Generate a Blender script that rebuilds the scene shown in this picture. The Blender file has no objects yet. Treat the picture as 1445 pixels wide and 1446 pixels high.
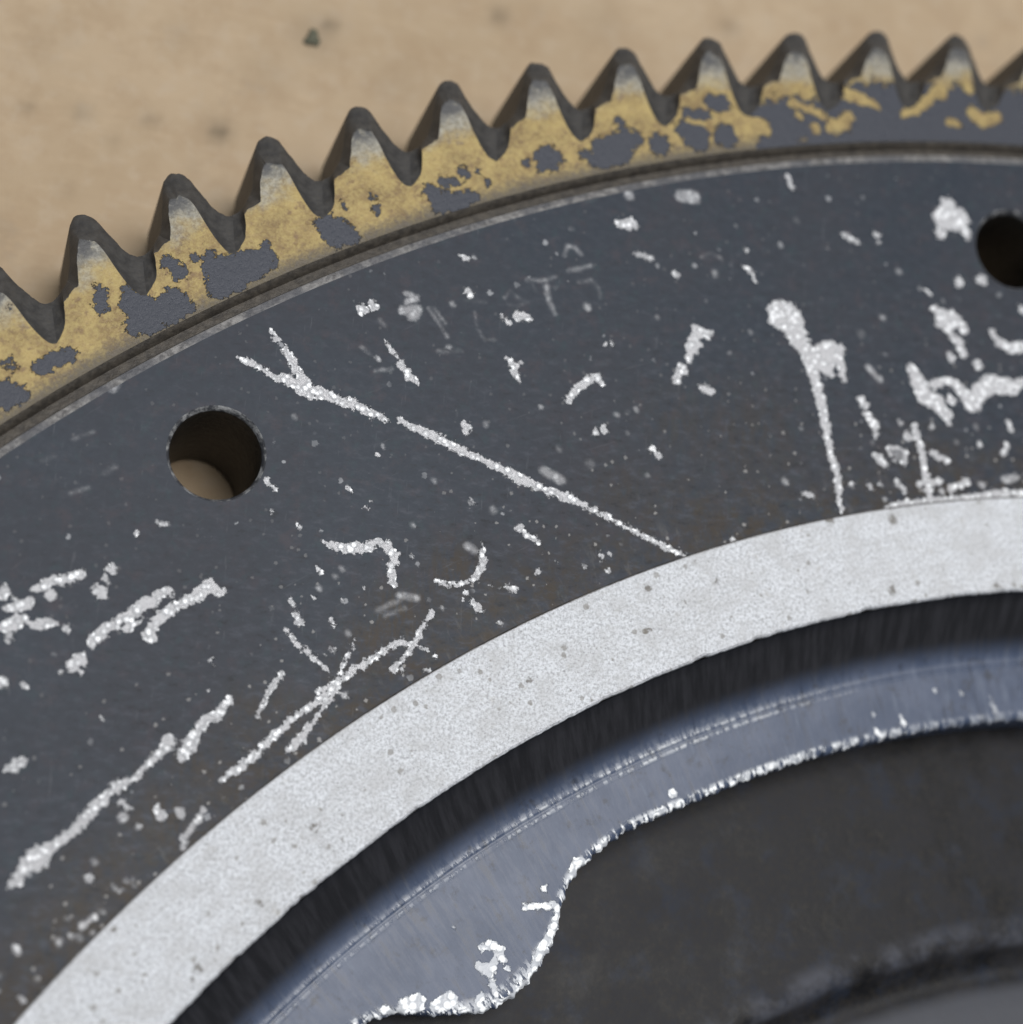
import bpy, math, random
import numpy as np
from mathutils import Matrix, Vector

# ------------------------------------------------------------------ camera, light, exposure
S = 0.0016                      # one drawing unit of the wheel = 1.6 mm
CAM_POS = [-63.2459, 42.3436, 86.8684]
CAM_R = [[0.957388, 0.054829, 0.283553], [0.12751, -0.961187, -0.244665], [0.259133, 0.270396, -0.92722]]
F_PX = 2770.93
A0 = 2.22069; HOLE_R = 2.30701; BOLT_R = 86.80965; HOLE_A = 1.70672
scene = bpy.context.scene
col = scene.collection

cam_d = bpy.data.cameras.new("camera")
cam = bpy.data.objects.new("camera", cam_d)
col.objects.link(cam)
R = Matrix(CAM_R)
rot = (R.transposed() @ Matrix(((1, 0, 0), (0, -1, 0), (0, 0, -1)))).to_4x4()
cam.matrix_world = Matrix.Translation(Vector(CAM_POS) * S) @ rot
cam_d.sensor_fit = 'HORIZONTAL'
cam_d.sensor_width = 36.0
cam_d.lens = 36.0 * F_PX / 1445.0
cam_d.clip_start = 0.005
cam_d.clip_end = 20.0
cam_d.dof.use_dof = True
cam_d.dof.focus_distance = 92.0 * S
cam_d.dof.aperture_fstop = 18.0
scene.camera = cam

world = bpy.data.worlds.new("World")
scene.world = world
world.use_nodes = True
bg = world.node_tree.nodes["Background"]
bg.inputs[0].default_value = (0.80, 0.90, 1.0, 1)
bg.inputs[1].default_value = 0.26

def area(name, loc, target, sx, sy, power, colour):
    d = bpy.data.lights.new(name, 'AREA')
    d.shape = 'RECTANGLE'; d.size = sx; d.size_y = sy; d.energy = power; d.color = colour
    o = bpy.data.objects.new(name, d)
    col.objects.link(o)
    o.location = loc
    o.rotation_euler = (Vector(target) - Vector(loc)).to_track_quat('-Z', 'Y').to_euler()
    return o

TGT = Vector((-35, 70, 0)) * S
area("workshop_lamp", TGT + Vector((0.13, 0.11, 1.0)), TGT, 0.60, 0.52, 12.4, (1.0, 0.98, 0.96))

scene.view_settings.view_transform = 'Standard'
scene.view_settings.look = 'None'
scene.view_settings.exposure = 0.0
scene.view_settings.gamma = 1.0
scene.view_settings.use_curve_mapping = False
scene.render.engine = 'CYCLES'

random.seed(7)
rng = np.random.default_rng(7)
PI = math.pi

# ------------------------------------------------------------------ traced wear and ledge highlights (wheel coordinates: x, y, width)
FACE_MARKS = [

(1,[(-52.78,73.39,0.14),(-52.32,73.34,0.46),(-51.59,73.03,0.4),(-50.86,72.66,0.46),(-50.16,72.64,0.69),(-49.43,72.27,0.86),(-48.49,72.17,0.69),(-47.77,72.03,0.52),(-47.04,71.83,0.52)]),
(1,[(-50.46,74.06,0.52),(-50.13,73.63,0.52),(-49.79,73.07,0.58),(-49.34,72.52,0.69)]),(1,[(-51.24,74.93,0.3)]),(0.8,[(-50.98,74.6,0.48)]),
(1,[(-55.01,61.77,0.6),(-54.59,61.93,0.44)]),
(1,[(-55.46,59.81,0.6),(-55.09,60.41,0.66),(-54.6,61.03,0.6),(-53.99,61.49,0.61),(-53.37,61.85,0.66),(-52.97,62.35,0.77),(-52.39,62.08,0.61)]),
(1,[(-55.23,59.72,0.55)]),(0.8,[(-61.83,61,0.75)]),(0.85,[(-59.84,61.13,0.65)]),(1,[(-52.53,58.91,0.37)]),(1,[(-56.43,64.37,0.31)]),
(0.6,[(-55.51,65.01,0.31),(-55.11,64.95,0.33)]),(1,[(-50.76,67.57,0.41)]),(1,[(-50.39,67.35,0.27)]),(1,[(-50.41,66.21,0.27)]),
(1,[(-49.11,65.73,0.32)]),(0.35,[(-49.78,70.88,0.27)]),(1,[(-46.91,67.86,0.34)]),(0.22,[(-59.65,68.31,0.18),(-58.83,68.84,0.18)]),
(0.15,[(-60.92,67.15,0.24),(-60.31,67.47,0.22)]),(0.2,[(-58.08,66.97,0.28),(-57.68,67.32,0.28)]),(0.22,[(-59.47,65.83,0.24),(-58.75,66.19,0.22)]),
(0.4,[(-57.99,71.2,0.34),(-58.19,70.99,0.45)]),
(1,[(-60.56,61.29,0.47),(-60.17,61.5,0.57),(-59.75,61.77,0.57),(-59.34,61.82,0.52),(-59,61.96,0.52),(-58.67,62.22,0.57)]),(0.9,[(-57.35,62.65,0.55)]),
(0.7,[(-57.53,62.17,0.45)]),(0.95,[(-57.72,61.53,0.78)]),(0.9,[(-61.6,60.32,0.46),(-61.16,60.43,0.72),(-60.73,60.64,0.67)]),
(1,[(-61.79,59.4,0.56),(-61.41,59.55,0.72),(-61.08,59.75,0.72),(-60.85,59.93,0.52)]),(1,[(-61.31,59.14,0.41)]),(1,[(-61.43,58.87,0.2)]),
(0.85,[(-60.42,59.72,0.52),(-60.08,59.81,0.57),(-59.68,59.86,0.57),(-59.48,59.88,0.31)]),(0.7,[(-58.95,59.73,0.41)]),
(1,[(-57.73,59.29,0.73),(-57.41,59.69,0.62),(-57.14,60.04,0.57),(-56.8,60.19,0.57),(-56.41,60.45,0.78),(-56.03,60.82,0.73),(-55.66,61.18,0.74),(-55.17,61.57,0.58),(-54.78,61.83,0.53)]),
(1,[(-56.46,59.96,0.42),(-56.17,60.16,0.42),(-55.87,60.3,0.31)]),(1,[(-58.61,58.08,0.57),(-58.18,58.34,0.77)]),(1,[(-58.93,57.73,0.28)]),
(0.8,[(-61.4,57,0.51)]),(0.8,[(-60.48,57.02,0.38)]),(1,[(-57.08,55.94,0.23)]),
(1,[(-48.73,72.31,0.52),(-48,72.12,0.58),(-47.16,71.94,0.58),(-46.44,71.74,0.58),(-45.83,71.52,0.52),(-45.34,71.41,0.35)]),
(1,[(-44.69,71.45,0.41),(-43.88,71.13,0.52),(-43.03,70.89,0.58),(-42.16,70.59,0.58),(-41.41,70.32,0.47),(-40.42,70.03,0.47),(-39.42,69.68,0.59),(-38.67,69.42,0.71),(-37.67,69.12,0.47),(-36.79,68.87,0.53),(-36.04,68.79,0.53),(-35.14,68.42,0.41),(-34.12,68.06,0.36),(-33.1,67.64,0.33),(-32.08,67.34,0.4),(-31.3,67.01,0.41),(-30.72,66.83,0.36),(-30.27,66.7,0.26),(-29.73,66.53,0.17)]),
(0.4,[(-37.46,69.95,0.53),(-36.57,69.58,0.53)]),
(1,[(-47.9,65.07,0.28),(-47.31,64.91,0.51),(-46.61,64.94,0.68),(-45.81,65.04,0.63),(-45.37,65.39,0.51),(-44.88,65.22,0.63),(-44.51,64.91,0.57),(-44.58,64.31,0.51),(-44.61,63.84,0.51),(-44.4,63.39,0.4)]),
(0.85,[(-42.43,63.87,0.29),(-41.95,63.75,0.34),(-41.36,63.82,0.32),(-40.78,64.07,0.32),(-40.33,64.6,0.52),(-40.24,65.15,0.46),(-40.29,65.92,0.29)]),
(0.4,[(-41,65.71,0.46),(-40.63,65.52,0.35)]),(0.3,[(-45.12,62.14,0.28),(-44.12,62.72,0.28)]),(0.25,[(-44.75,61.89,0.23),(-43.86,62.4,0.23)]),
(0.35,[(-44.13,62.96,0.4),(-43.31,62.94,0.4)]),(1,[(-41.5,71.61,0.66)]),(1,[(-45.69,69.66,0.29)]),(0.5,[(-45.48,70.05,0.23)]),(1,[(-46.9,67.8,0.41)]),
(0.9,[(-46.07,66.96,0.25)]),(0.7,[(-45.81,67.35,0.18)]),(0.6,[(-40.96,67.94,0.35)]),(0.5,[(-43.73,66.43,0.23)]),
(0.85,[(-38.53,66.99,0.53),(-38.15,66.68,0.41),(-37.65,66.44,0.33),(-37.26,66.06,0.16)]),
(1,[(-39.63,75.4,0.3),(-39.24,75.08,0.57),(-39.21,74.64,0.54),(-38.94,74.3,0.21)]),(0.8,[(-39,75.37,0.26),(-38.93,75.26,0.24)]),
(0.95,[(-45.65,75.27,0.26),(-45.22,74.71,0.29),(-44.82,74.15,0.47),(-44.43,73.77,0.59),(-44.05,73.46,0.42)]),(1,[(-34.64,76.9,0.27)]),
(1,[(-34.33,77.01,0.24)]),(1,[(-36.41,73.74,0.54),(-35.99,74.37,0.5),(-35.45,74.9,0.54),(-34.95,75.11,0.54),(-34.74,74.76,0.31)]),
(0.4,[(-33.91,73.35,0.3)]),(0.45,[(-32.9,73.76,0.3)]),(0.5,[(-37.82,73.15,0.26)]),(0.85,[(-34.95,72.31,0.5)]),(0.9,[(-34.51,72.5,0.48)]),
(0.75,[(-31.93,71.92,0.46),(-31.66,71.52,0.43)]),(0.3,[(-36.78,71.17,0.3)]),(1,[(-34.35,66.13,0.35)]),(0.8,[(-33.98,66.3,0.3)]),
(0.8,[(-34.28,65.83,0.28)]),(0.9,[(-34.01,65.38,0.33)]),(0.8,[(-37.5,64.95,0.35)]),(0.7,[(-36.62,65.54,0.18)]),(0.6,[(-35.25,65.47,0.23)]),
(0.75,[(-38.97,63.99,0.35),(-38.6,63.92,0.49)]),(0.7,[(-39.23,62.24,0.32)]),(0.7,[(-39.81,64.01,0.25)]),(1,[(-40.98,63.45,0.29)]),
(0.8,[(-40.6,63.08,0.46),(-40.22,62.72,0.52)]),(1,[(-41.08,63.14,0.21)]),(0.3,[(-40.53,71.87,0.29)]),(0.25,[(-35.19,70.65,0.48)]),
(0.35,[(-42.88,68.72,0.23)]),(0.3,[(-39.91,67.66,0.41)]),(0.4,[(-32.2,70.44,0.22)]),(0.4,[(-33.3,72.49,0.19)]),
(1,[(-47.55,57.98,0.4),(-46.97,58.45,0.4),(-46.39,58.85,0.4),(-45.88,59.31,0.47),(-45.36,59.71,0.4),(-44.91,60.11,0.41),(-44.45,60.5,0.41),(-43.91,60.77,0.47),(-43.49,60.75,0.41)]),
(0.95,[(-42.54,62.32,0.41),(-42.8,61.87,0.41),(-43.04,61.36,0.37),(-43.22,60.85,0.41),(-43.47,60.4,0.41),(-43.78,59.96,0.34),(-44.16,59.43,0.47)]),
(1,[(-42.99,60.67,0.27),(-42.56,60.51,0.29),(-42.2,60.34,0.18)]),(0.9,[(-43.79,59.51,0.3)]),
(1,[(-46.05,60.6,0.2),(-46.28,60.09,0.3),(-46.51,59.52,0.3),(-46.61,59.03,0.33)]),
(0.9,[(-49.23,60.72,0.35),(-48.96,60.34,0.33),(-48.59,59.97,0.37),(-48.17,59.81,0.3),(-47.81,59.51,0.3),(-47.38,59.22,0.3),(-47.16,59.04,0.21)]),
(1,[(-49.22,62.16,0.27),(-48.96,61.85,0.34)]),(1,[(-48.86,61.51,0.4),(-48.66,61.13,0.4)]),(0.85,[(-48.15,62.36,0.31)]),
(0.9,[(-47.29,61.49,0.34),(-47.09,61.17,0.27)]),(1,[(-48.13,63.78,0.3),(-47.84,63.61,0.27)]),(1,[(-46.81,62.45,0.19)]),(1,[(-45.87,63.19,0.19)]),
(0.8,[(-47.54,59.99,0.2),(-47.28,59.74,0.17)]),(0.7,[(-47.1,60.07,0.3)]),(0.9,[(-49.08,65.7,0.28)]),(0.7,[(-42.72,59.69,0.2),(-42.35,59.52,0.19)]),
(0.4,[(-46.42,60.9,0.3)]),(0.5,[(-42.07,62.59,0.27)]),(0.4,[(-46.93,63.9,0.31)]),(0.4,[(-47.95,62.87,0.3)]),(0.6,[(-43.72,64.93,0.21)]),
(0.35,[(-43.75,66.43,0.24)]),(0.3,[(-47.24,63.51,0.27)]),
(1,[(-46.67,58.38,0.5),(-47.31,57.86,0.44),(-48.04,57.22,0.44),(-48.77,56.59,0.44),(-49.38,55.86,0.49),(-49.98,55.15,0.44),(-50.48,54.66,0.49),(-51.08,54.06,0.49),(-51.59,53.68,0.32)]),
(0.85,[(-46.96,57.78,0.28),(-47.37,57.18,0.35),(-47.77,56.58,0.35),(-48.15,55.87,0.61),(-48.56,55.39,0.55)]),
(0.85,[(-49.35,58.71,0.44),(-49.68,58.06,0.39),(-49.96,57.47,0.33),(-50.22,56.67,0.31)]),
(0.9,[(-51.6,57.19,0.55),(-51.97,56.54,0.55),(-52.6,56.2,0.65),(-52.87,55.63,0.54),(-53.13,55.06,0.81),(-53.4,54.49,0.49)]),
(0.85,[(-54.01,55.19,0.76),(-54.38,54.61,0.54),(-54.76,54.14,0.43),(-55.33,53.45,0.34),(-55.92,53.07,0.64),(-56.4,52.6,0.53),(-56.77,52.14,0.64),(-57.13,51.69,0.63),(-57.58,51.02,0.53),(-57.95,50.67,0.53),(-58.52,50.21,0.63),(-59.07,49.65,1.15),(-59.46,49.51,0.63),(-59.77,48.66,0.62),(-60.04,48.44,0.37)]),
(0.7,[(-60.74,53.37,0.47),(-60.44,53.39,0.63),(-60.12,53.74,0.53)]),(0.8,[(-60.46,57.02,0.38)]),(0.8,[(-61.4,57.03,0.53)]),(1,[(-58.92,57.73,0.24)]),
(1,[(-58.14,57.87,0.24)]),(0.75,[(-55.79,52.34,0.38),(-55.45,52.1,0.38)]),(0.5,[(-55.67,51.71,0.48)]),(0.6,[(-54.95,51.4,0.36)]),
(0.75,[(-54.23,52.16,0.48),(-53.99,51.86,0.53)]),(0.6,[(-53.22,52.14,0.54)]),
(0.6,[(-52.22,52.33,0.39),(-52.57,51.55,0.43),(-52.94,50.99,0.43),(-52.9,50.57,0.37)]),(0.65,[(-56.78,49,0.46)]),(0.45,[(-56.66,49.74,0.29)]),
(0.55,[(-55.83,48.87,0.19),(-55.54,48.53,0.21)]),(0.5,[(-55.27,49.01,0.21)]),(0.5,[(-54.89,48.83,0.23)]),(0.55,[(-57.28,46.55,0.35)]),
(0.6,[(-56.91,46.93,0.35),(-56.34,47.38,0.42)]),(0.5,[(-57.57,47.29,0.21)]),(0.7,[(-59.48,45.84,0.49)]),(0.6,[(-58.98,43.81,0.35)]),
(0.5,[(-57.76,46.26,0.41)]),(0.5,[(-56.97,46.52,0.31)]),(0.5,[(-56.12,47.65,0.29)]),(0.4,[(-58.49,44.7,0.23)]),(0.5,[(-54.97,49.09,0.19)]),
(0.5,[(-56.43,46.76,0.25)]),(0.5,[(-47.26,55.85,0.2),(-46.77,55.45,0.22)]),(0.6,[(-46.36,58.07,0.39)]),(1,[(-52.51,57.59,0.15)]),
(0.6,[(-57.08,55.91,0.19)]),(0.45,[(-30.9,85.6,0.75),(-30.23,85.66,0.82)]),(0.9,[(-25.05,87.87,0.33),(-24.78,87.22,0.38)]),(0.6,[(-27.82,84.45,0.2)]),
(0.7,[(-27.25,83.32,0.3)]),(0.85,[(-27.5,82.4,0.18),(-27.02,82.21,0.38),(-26.81,81.84,0.33),(-26.66,81.59,0.13)]),
(0.75,[(-21.75,85.05,0.39),(-21.04,84.83,0.44)]),(0.8,[(-19.91,85.45,0.52)]),(0.8,[(-19.77,84.98,0.31)]),
(1,[(-15.66,87.84,1.05),(-15.81,87.1,1.57),(-15.08,87.16,1.44)]),(1,[(-16.11,86.2,0.72)]),
(1,[(-15.08,87.09,0.79),(-14.62,86.53,0.63),(-14.43,86.14,0.34)]),(0.9,[(-15.04,83.57,0.68)]),(0.9,[(-13.73,83.93,0.68)]),
(0.85,[(-17.06,82.81,0.28),(-16.7,82.52,0.28)]),(1,[(-16.42,81.74,0.65),(-15.85,81.21,1.03)]),(1,[(-15.41,81.56,0.78),(-14.77,80.9,0.65)]),
(1,[(-15.7,80.96,0.77),(-15.56,80.43,0.39)]),(1,[(-15.13,80.29,0.64),(-14.92,79.71,0.67)]),
(1,[(-13.03,80.9,0.57),(-12.68,80.48,0.6),(-12.1,80.29,0.73),(-11.29,80.49,0.78)]),(0.65,[(-31.09,81.31,0.47)]),(0.3,[(-28.96,81.67,0.37)]),
(1,[(-25.48,80.24,1.13),(-24.8,80.22,1.26),(-24.38,79.68,1.01)]),(1,[(-24.65,79.37,1),(-24.29,78.75,1),(-23.95,78.28,0.75)]),
(1,[(-29.87,78.59,0.54),(-29.91,77.72,0.62)]),(1,[(-29.72,78.15,0.49),(-29.2,78.36,0.57)]),(1,[(-30.09,77.3,0.74),(-29.84,77.73,0.74)]),
(1,[(-23.4,78.23,0.75),(-22.44,78.65,1.01)]),(0.7,[(-11.33,82.65,0.52)]),(0.3,[(-26.94,78.8,0.27)]),(0.35,[(-19.54,80.81,0.33)]),
(0.4,[(-18.63,83.58,0.36)]),(0.25,[(-24.47,85.4,0.36)]),(0.2,[(-20.79,79.72,0.51)]),
(1,[(-25.6,79.67,0.75),(-24.79,79.61,1.26),(-24.23,79.03,1.13),(-23.95,78.54,0.88),(-23.67,77.91,0.88),(-23.38,77.02,0.75),(-23.1,76.14,0.69),(-22.88,75.38,0.69),(-22.66,74.49,0.6),(-22.52,73.6,0.52),(-22.31,72.84,0.47),(-22.09,72.09,0.52),(-21.95,71.34,0.52),(-21.87,70.57,0.4),(-21.73,69.89,0.25)]),
(1,[(-23.53,77.8,0.75),(-22.7,77.66,1.01),(-22.3,78.39,1.01),(-21.96,78.58,0.76)]),(1,[(-22.02,78.17,0.76),(-21.81,77.53,0.57),(-21.67,77.02,0.35)]),
(1,[(-22.7,77.66,0.75),(-22.49,77.23,0.56)]),(1,[(-29.86,78.38,0.69),(-30.04,77.57,0.79),(-30.21,76.82,0.49)]),(1,[(-29.33,78.34,0.57)]),
(0.9,[(-30.52,76.18,0.74),(-30.83,75.61,0.56)]),(1,[(-29.38,75.45,0.52),(-28.98,75.35,0.52)]),(1,[(-15.99,81.04,0.9),(-15.56,80.97,0.77)]),
(1,[(-15.13,80.21,0.64),(-14.85,79.57,0.64)]),(0.9,[(-15.57,79.25,0.57)]),(0.95,[(-13.99,79.09,0.67)]),
(1,[(-17.84,78.35,0.56),(-17.56,77.65,0.97),(-17.07,76.92,1.14),(-16.44,76.61,1.02),(-15.87,76.02,0.81),(-15.66,75.58,0.38)]),
(1,[(-16.57,77.6,0.64),(-15.58,77.96,0.56),(-15.01,77.5,0.77),(-14.3,76.8,1.02),(-13.94,77.53,1.03),(-13.14,78.13,1.16),(-12.13,78.08,1.03),(-11.32,78.54,0.52)]),
(1,[(-15.59,76.87,0.64)]),(1,[(-20.69,76.11,0.5),(-20.49,75.87,0.57)]),(0.9,[(-20.41,75.35,0.5),(-19.93,74.89,0.6),(-19.85,74.18,0.33)]),
(0.9,[(-19.85,73.26,0.5),(-19.37,72.8,0.5)]),
(0.85,[(-19.23,73.67,0.33),(-18.82,73.14,0.33),(-18.26,73.09,0.38),(-18.12,73.57,0.38),(-18.68,73.82,0.38),(-19.16,73.68,0.33)]),
(0.4,[(-18.61,73.43,0.63)]),
(1,[(-17.71,75.09,0.51),(-17.43,74.33,0.53),(-17.22,73.56,0.48),(-17.08,72.79,0.55),(-16.94,72.15,0.63),(-16.81,71.25,0.43)]),
(0.85,[(-18.05,74.5,0.58)]),(0.9,[(-16.66,73.78,0.48),(-15.82,73.5,0.43)]),(0.85,[(-17.43,71.96,0.38),(-16.31,72.37,0.55)]),
(0.8,[(-15.62,72.07,0.5),(-14.7,72.53,0.58)]),(0.9,[(-18.68,71.98,0.43),(-18.33,71.57,0.42)]),(0.85,[(-20.18,71.51,0.42)]),
(0.85,[(-19.64,71.78,0.37)]),(0.8,[(-21.21,71.5,0.37)]),(0.85,[(-23.82,70.63,0.37),(-23.35,70.57,0.42)]),(0.4,[(-24.9,71.19,0.37)]),
(0.8,[(-12.23,76.09,0.33),(-12.02,75.71,0.39)]),(0.7,[(-12.55,74.36,0.46),(-12.32,74.93,0.38)]),(0.6,[(-13.97,74.69,0.38)]),
(0.7,[(-16.72,75.23,0.43)]),(0.6,[(-18.54,75.23,0.38)]),(0.45,[(-20.36,77.96,0.38),(-19.66,77.33,0.38)]),
(0.5,[(-12.5,72.96,0.51),(-11.92,73.11,0.51)]),(0.6,[(-13.85,72.51,0.48)]),(0.3,[(-14.17,75.6,0.33)]),(0.3,[(-15.32,74.63,0.3)]),
(0.6,[(-16.18,71.8,0.38)]),(0.7,[(-27.59,67.73,0.43)]),
(0.9,[(-19.36,70.46,0.32),(-18.26,70.86,0.5),(-16.88,71.18,0.45),(-15.48,71.5,0.43),(-14.07,71.82,0.43),(-13.08,72.09,0.56),(-11.43,72.35,0.46)]),
(0.5,[(-18.26,70.86,0.32),(-18.12,70.3,0.22)]),(1,[(-46.94,76.73,0.68)]),(1,[(-46.46,77.06,0.61)]),(1,[(-42.3,80.36,0.31),(-41.92,80.23,0.38)]),
(0.5,[(-41.61,80.35,0.29)]),(0.45,[(-33.76,85.14,0.55)]),(1,[(-34.08,83.5,0.69),(-33.56,83.56,0.77)]),(0.65,[(-33.3,82.06,0.3),(-32.37,81.89,0.37)]),
(0.95,[(-41.78,78.44,0.55)]),(0.35,[(-42.56,77.74,0.3)]),(1,[(-40,77.52,0.34),(-39.67,77.25,0.36)]),(1,[(-39.23,77.67,0.63),(-38.69,77.67,0.58)]),
(0.8,[(-34.71,77.02,0.17),(-34.64,76.81,0.22)]),(0.9,[(-34.32,76.95,0.29)]),(0.3,[(-31.99,78.77,0.25)]),
(0.5,[(-44.87,77.94,0.32),(-44.36,77.72,0.42),(-44.83,77.44,0.38)]),(0.45,[(-44.99,77.01,0.47),(-44.32,77.12,0.66),(-44.49,76.74,0.57)]),
(0.33,[(-43.69,77.27,0.23),(-43.21,76.69,0.19),(-42.67,75.97,0.17)]),(0.3,[(-43.45,77.36,0.15),(-42.82,76.65,0.15)]),
(0.2,[(-39.95,78.46,0.15),(-39.67,78.92,0.15),(-39.36,78.66,0.21),(-38.74,78.45,0.15),(-39.33,78.15,0.15),(-39.78,78.18,0.13)]),
(0.2,[(-41.39,77.5,0.15),(-41.24,76.71,0.15),(-40.81,76.11,0.19),(-40.32,76.24,0.17)]),(0.14,[(-41.92,78.03,0.21),(-40.93,78.09,0.21)]),
(0.28,[(-38.8,79.64,0.29),(-38,79.72,0.21),(-37.4,80.03,0.19)]),(0.34,[(-37.83,79.44,0.35),(-37.69,78.73,0.31),(-37.3,78.07,0.23)]),
(0.2,[(-38.54,79.42,0.16),(-38.37,79.09,0.17)]),(0.34,[(-37,81.26,0.2),(-36.87,81.76,0.27),(-36.46,81.78,0.25),(-36.13,81.46,0.22)]),
(0.34,[(-36.7,80.47,0.25),(-35.59,80.92,0.25)]),(0.24,[(-36.17,79.98,0.2),(-35.55,80.14,0.23),(-35.12,79.79,0.18),(-35,79.29,0.16)]),
(0.38,[(-35.7,78.75,0.43)]),(0.25,[(-46.86,74.8,0.21),(-46.45,74.56,0.17)]),(0.5,[(-46.01,74.38,0.32)]),
(0.3,[(-46.1,73.72,0.15),(-45.35,73.94,0.22)]),(0.2,[(-43.11,75.19,0.25),(-41.95,75.37,0.25)]),(0.38,[(-42.59,75.47,0.32)]),
(0.25,[(-46.11,76.32,0.23),(-45.8,76.07,0.19)]),(0.2,[(-29.71,82.45,0.16),(-29.18,82.78,0.2),(-28.64,82.57,0.17),(-28.52,82.3,0.13)]),
(0.42,[(-28.97,81.62,0.3)]),(0.12,[(-30.14,83.08,0.11),(-29.84,82.84,0.11)]),
]
LEDGE_MARKS = [
(1,[(-38.35,47.45,0.46),(-37.95,47.65,0.57),(-37.34,47.46,0.46)]),(1,[(-37.45,47.23,0.57),(-37.13,46.92,0.41)]),
(1,[(-38.36,46.62,0.57),(-37.87,46.43,0.68),(-37.66,46.88,0.52)]),(1,[(-37.05,46.65,0.41)]),(1,[(-37.73,45.99,0.45),(-37.51,45.34,0.41)]),
(1,[(-36.38,49.51,0.46),(-35.66,49.56,0.42),(-34.93,49.67,0.51),(-34.61,49.35,0.58),(-34.88,48.65,0.58),(-35.09,48.07,0.58),(-35.54,47.47,0.57),(-35.63,46.91,0.57),(-35.83,46.11,0.5),(-36.62,45.29,0.5),(-37.31,44.91,0.45)]),
(1,[(-35.46,50.43,0.44)]),(1,[(-33.81,51.71,0.82),(-33.97,51.23,0.7)]),(1,[(-33.32,51.86,0.42)]),(1,[(-32.73,52.49,0.52)]),
(1,[(-42.74,44.37,0.56),(-42.51,44.33,0.45)]),(1,[(-41.84,44.64,0.78),(-41.28,44.78,1.01)]),(1,[(-40.34,44.67,0.67),(-39.78,44.98,1.01)]),
(1,[(-39.17,44.58,0.41),(-38.7,44.61,0.41)]),(1,[(-38.35,44.63,0.56),(-37.88,44.55,0.57)]),(1,[(-38.16,45.3,0.45),(-38.37,44.96,0.41)]),
(1,[(-36.96,45.04,0.45),(-35.93,45.77,0.46)]),(0.6,[(-39.82,48.3,0.25)]),(0.8,[(-43.38,48.35,0.18)]),(1,[(-29.2,55.46,0.53)]),
(1,[(-29.92,54.38,0.48),(-29.55,54.65,0.48)]),(1,[(-29.13,55.52,0.53)]),(0.7,[(-18.44,60.48,0.32)]),(0.8,[(-16.92,60.58,0.28),(-16.65,60.1,0.4)]),
(0.85,[(-18.3,59.74,0.32),(-17.75,59.23,0.37)]),(0.4,[(-14.97,62.05,0.38)]),(0.35,[(-13.42,62.09,0.33)]),
(0.4,[(-11.72,62.01,0.25),(-11.44,61.33,0.38)]),
]
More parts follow.
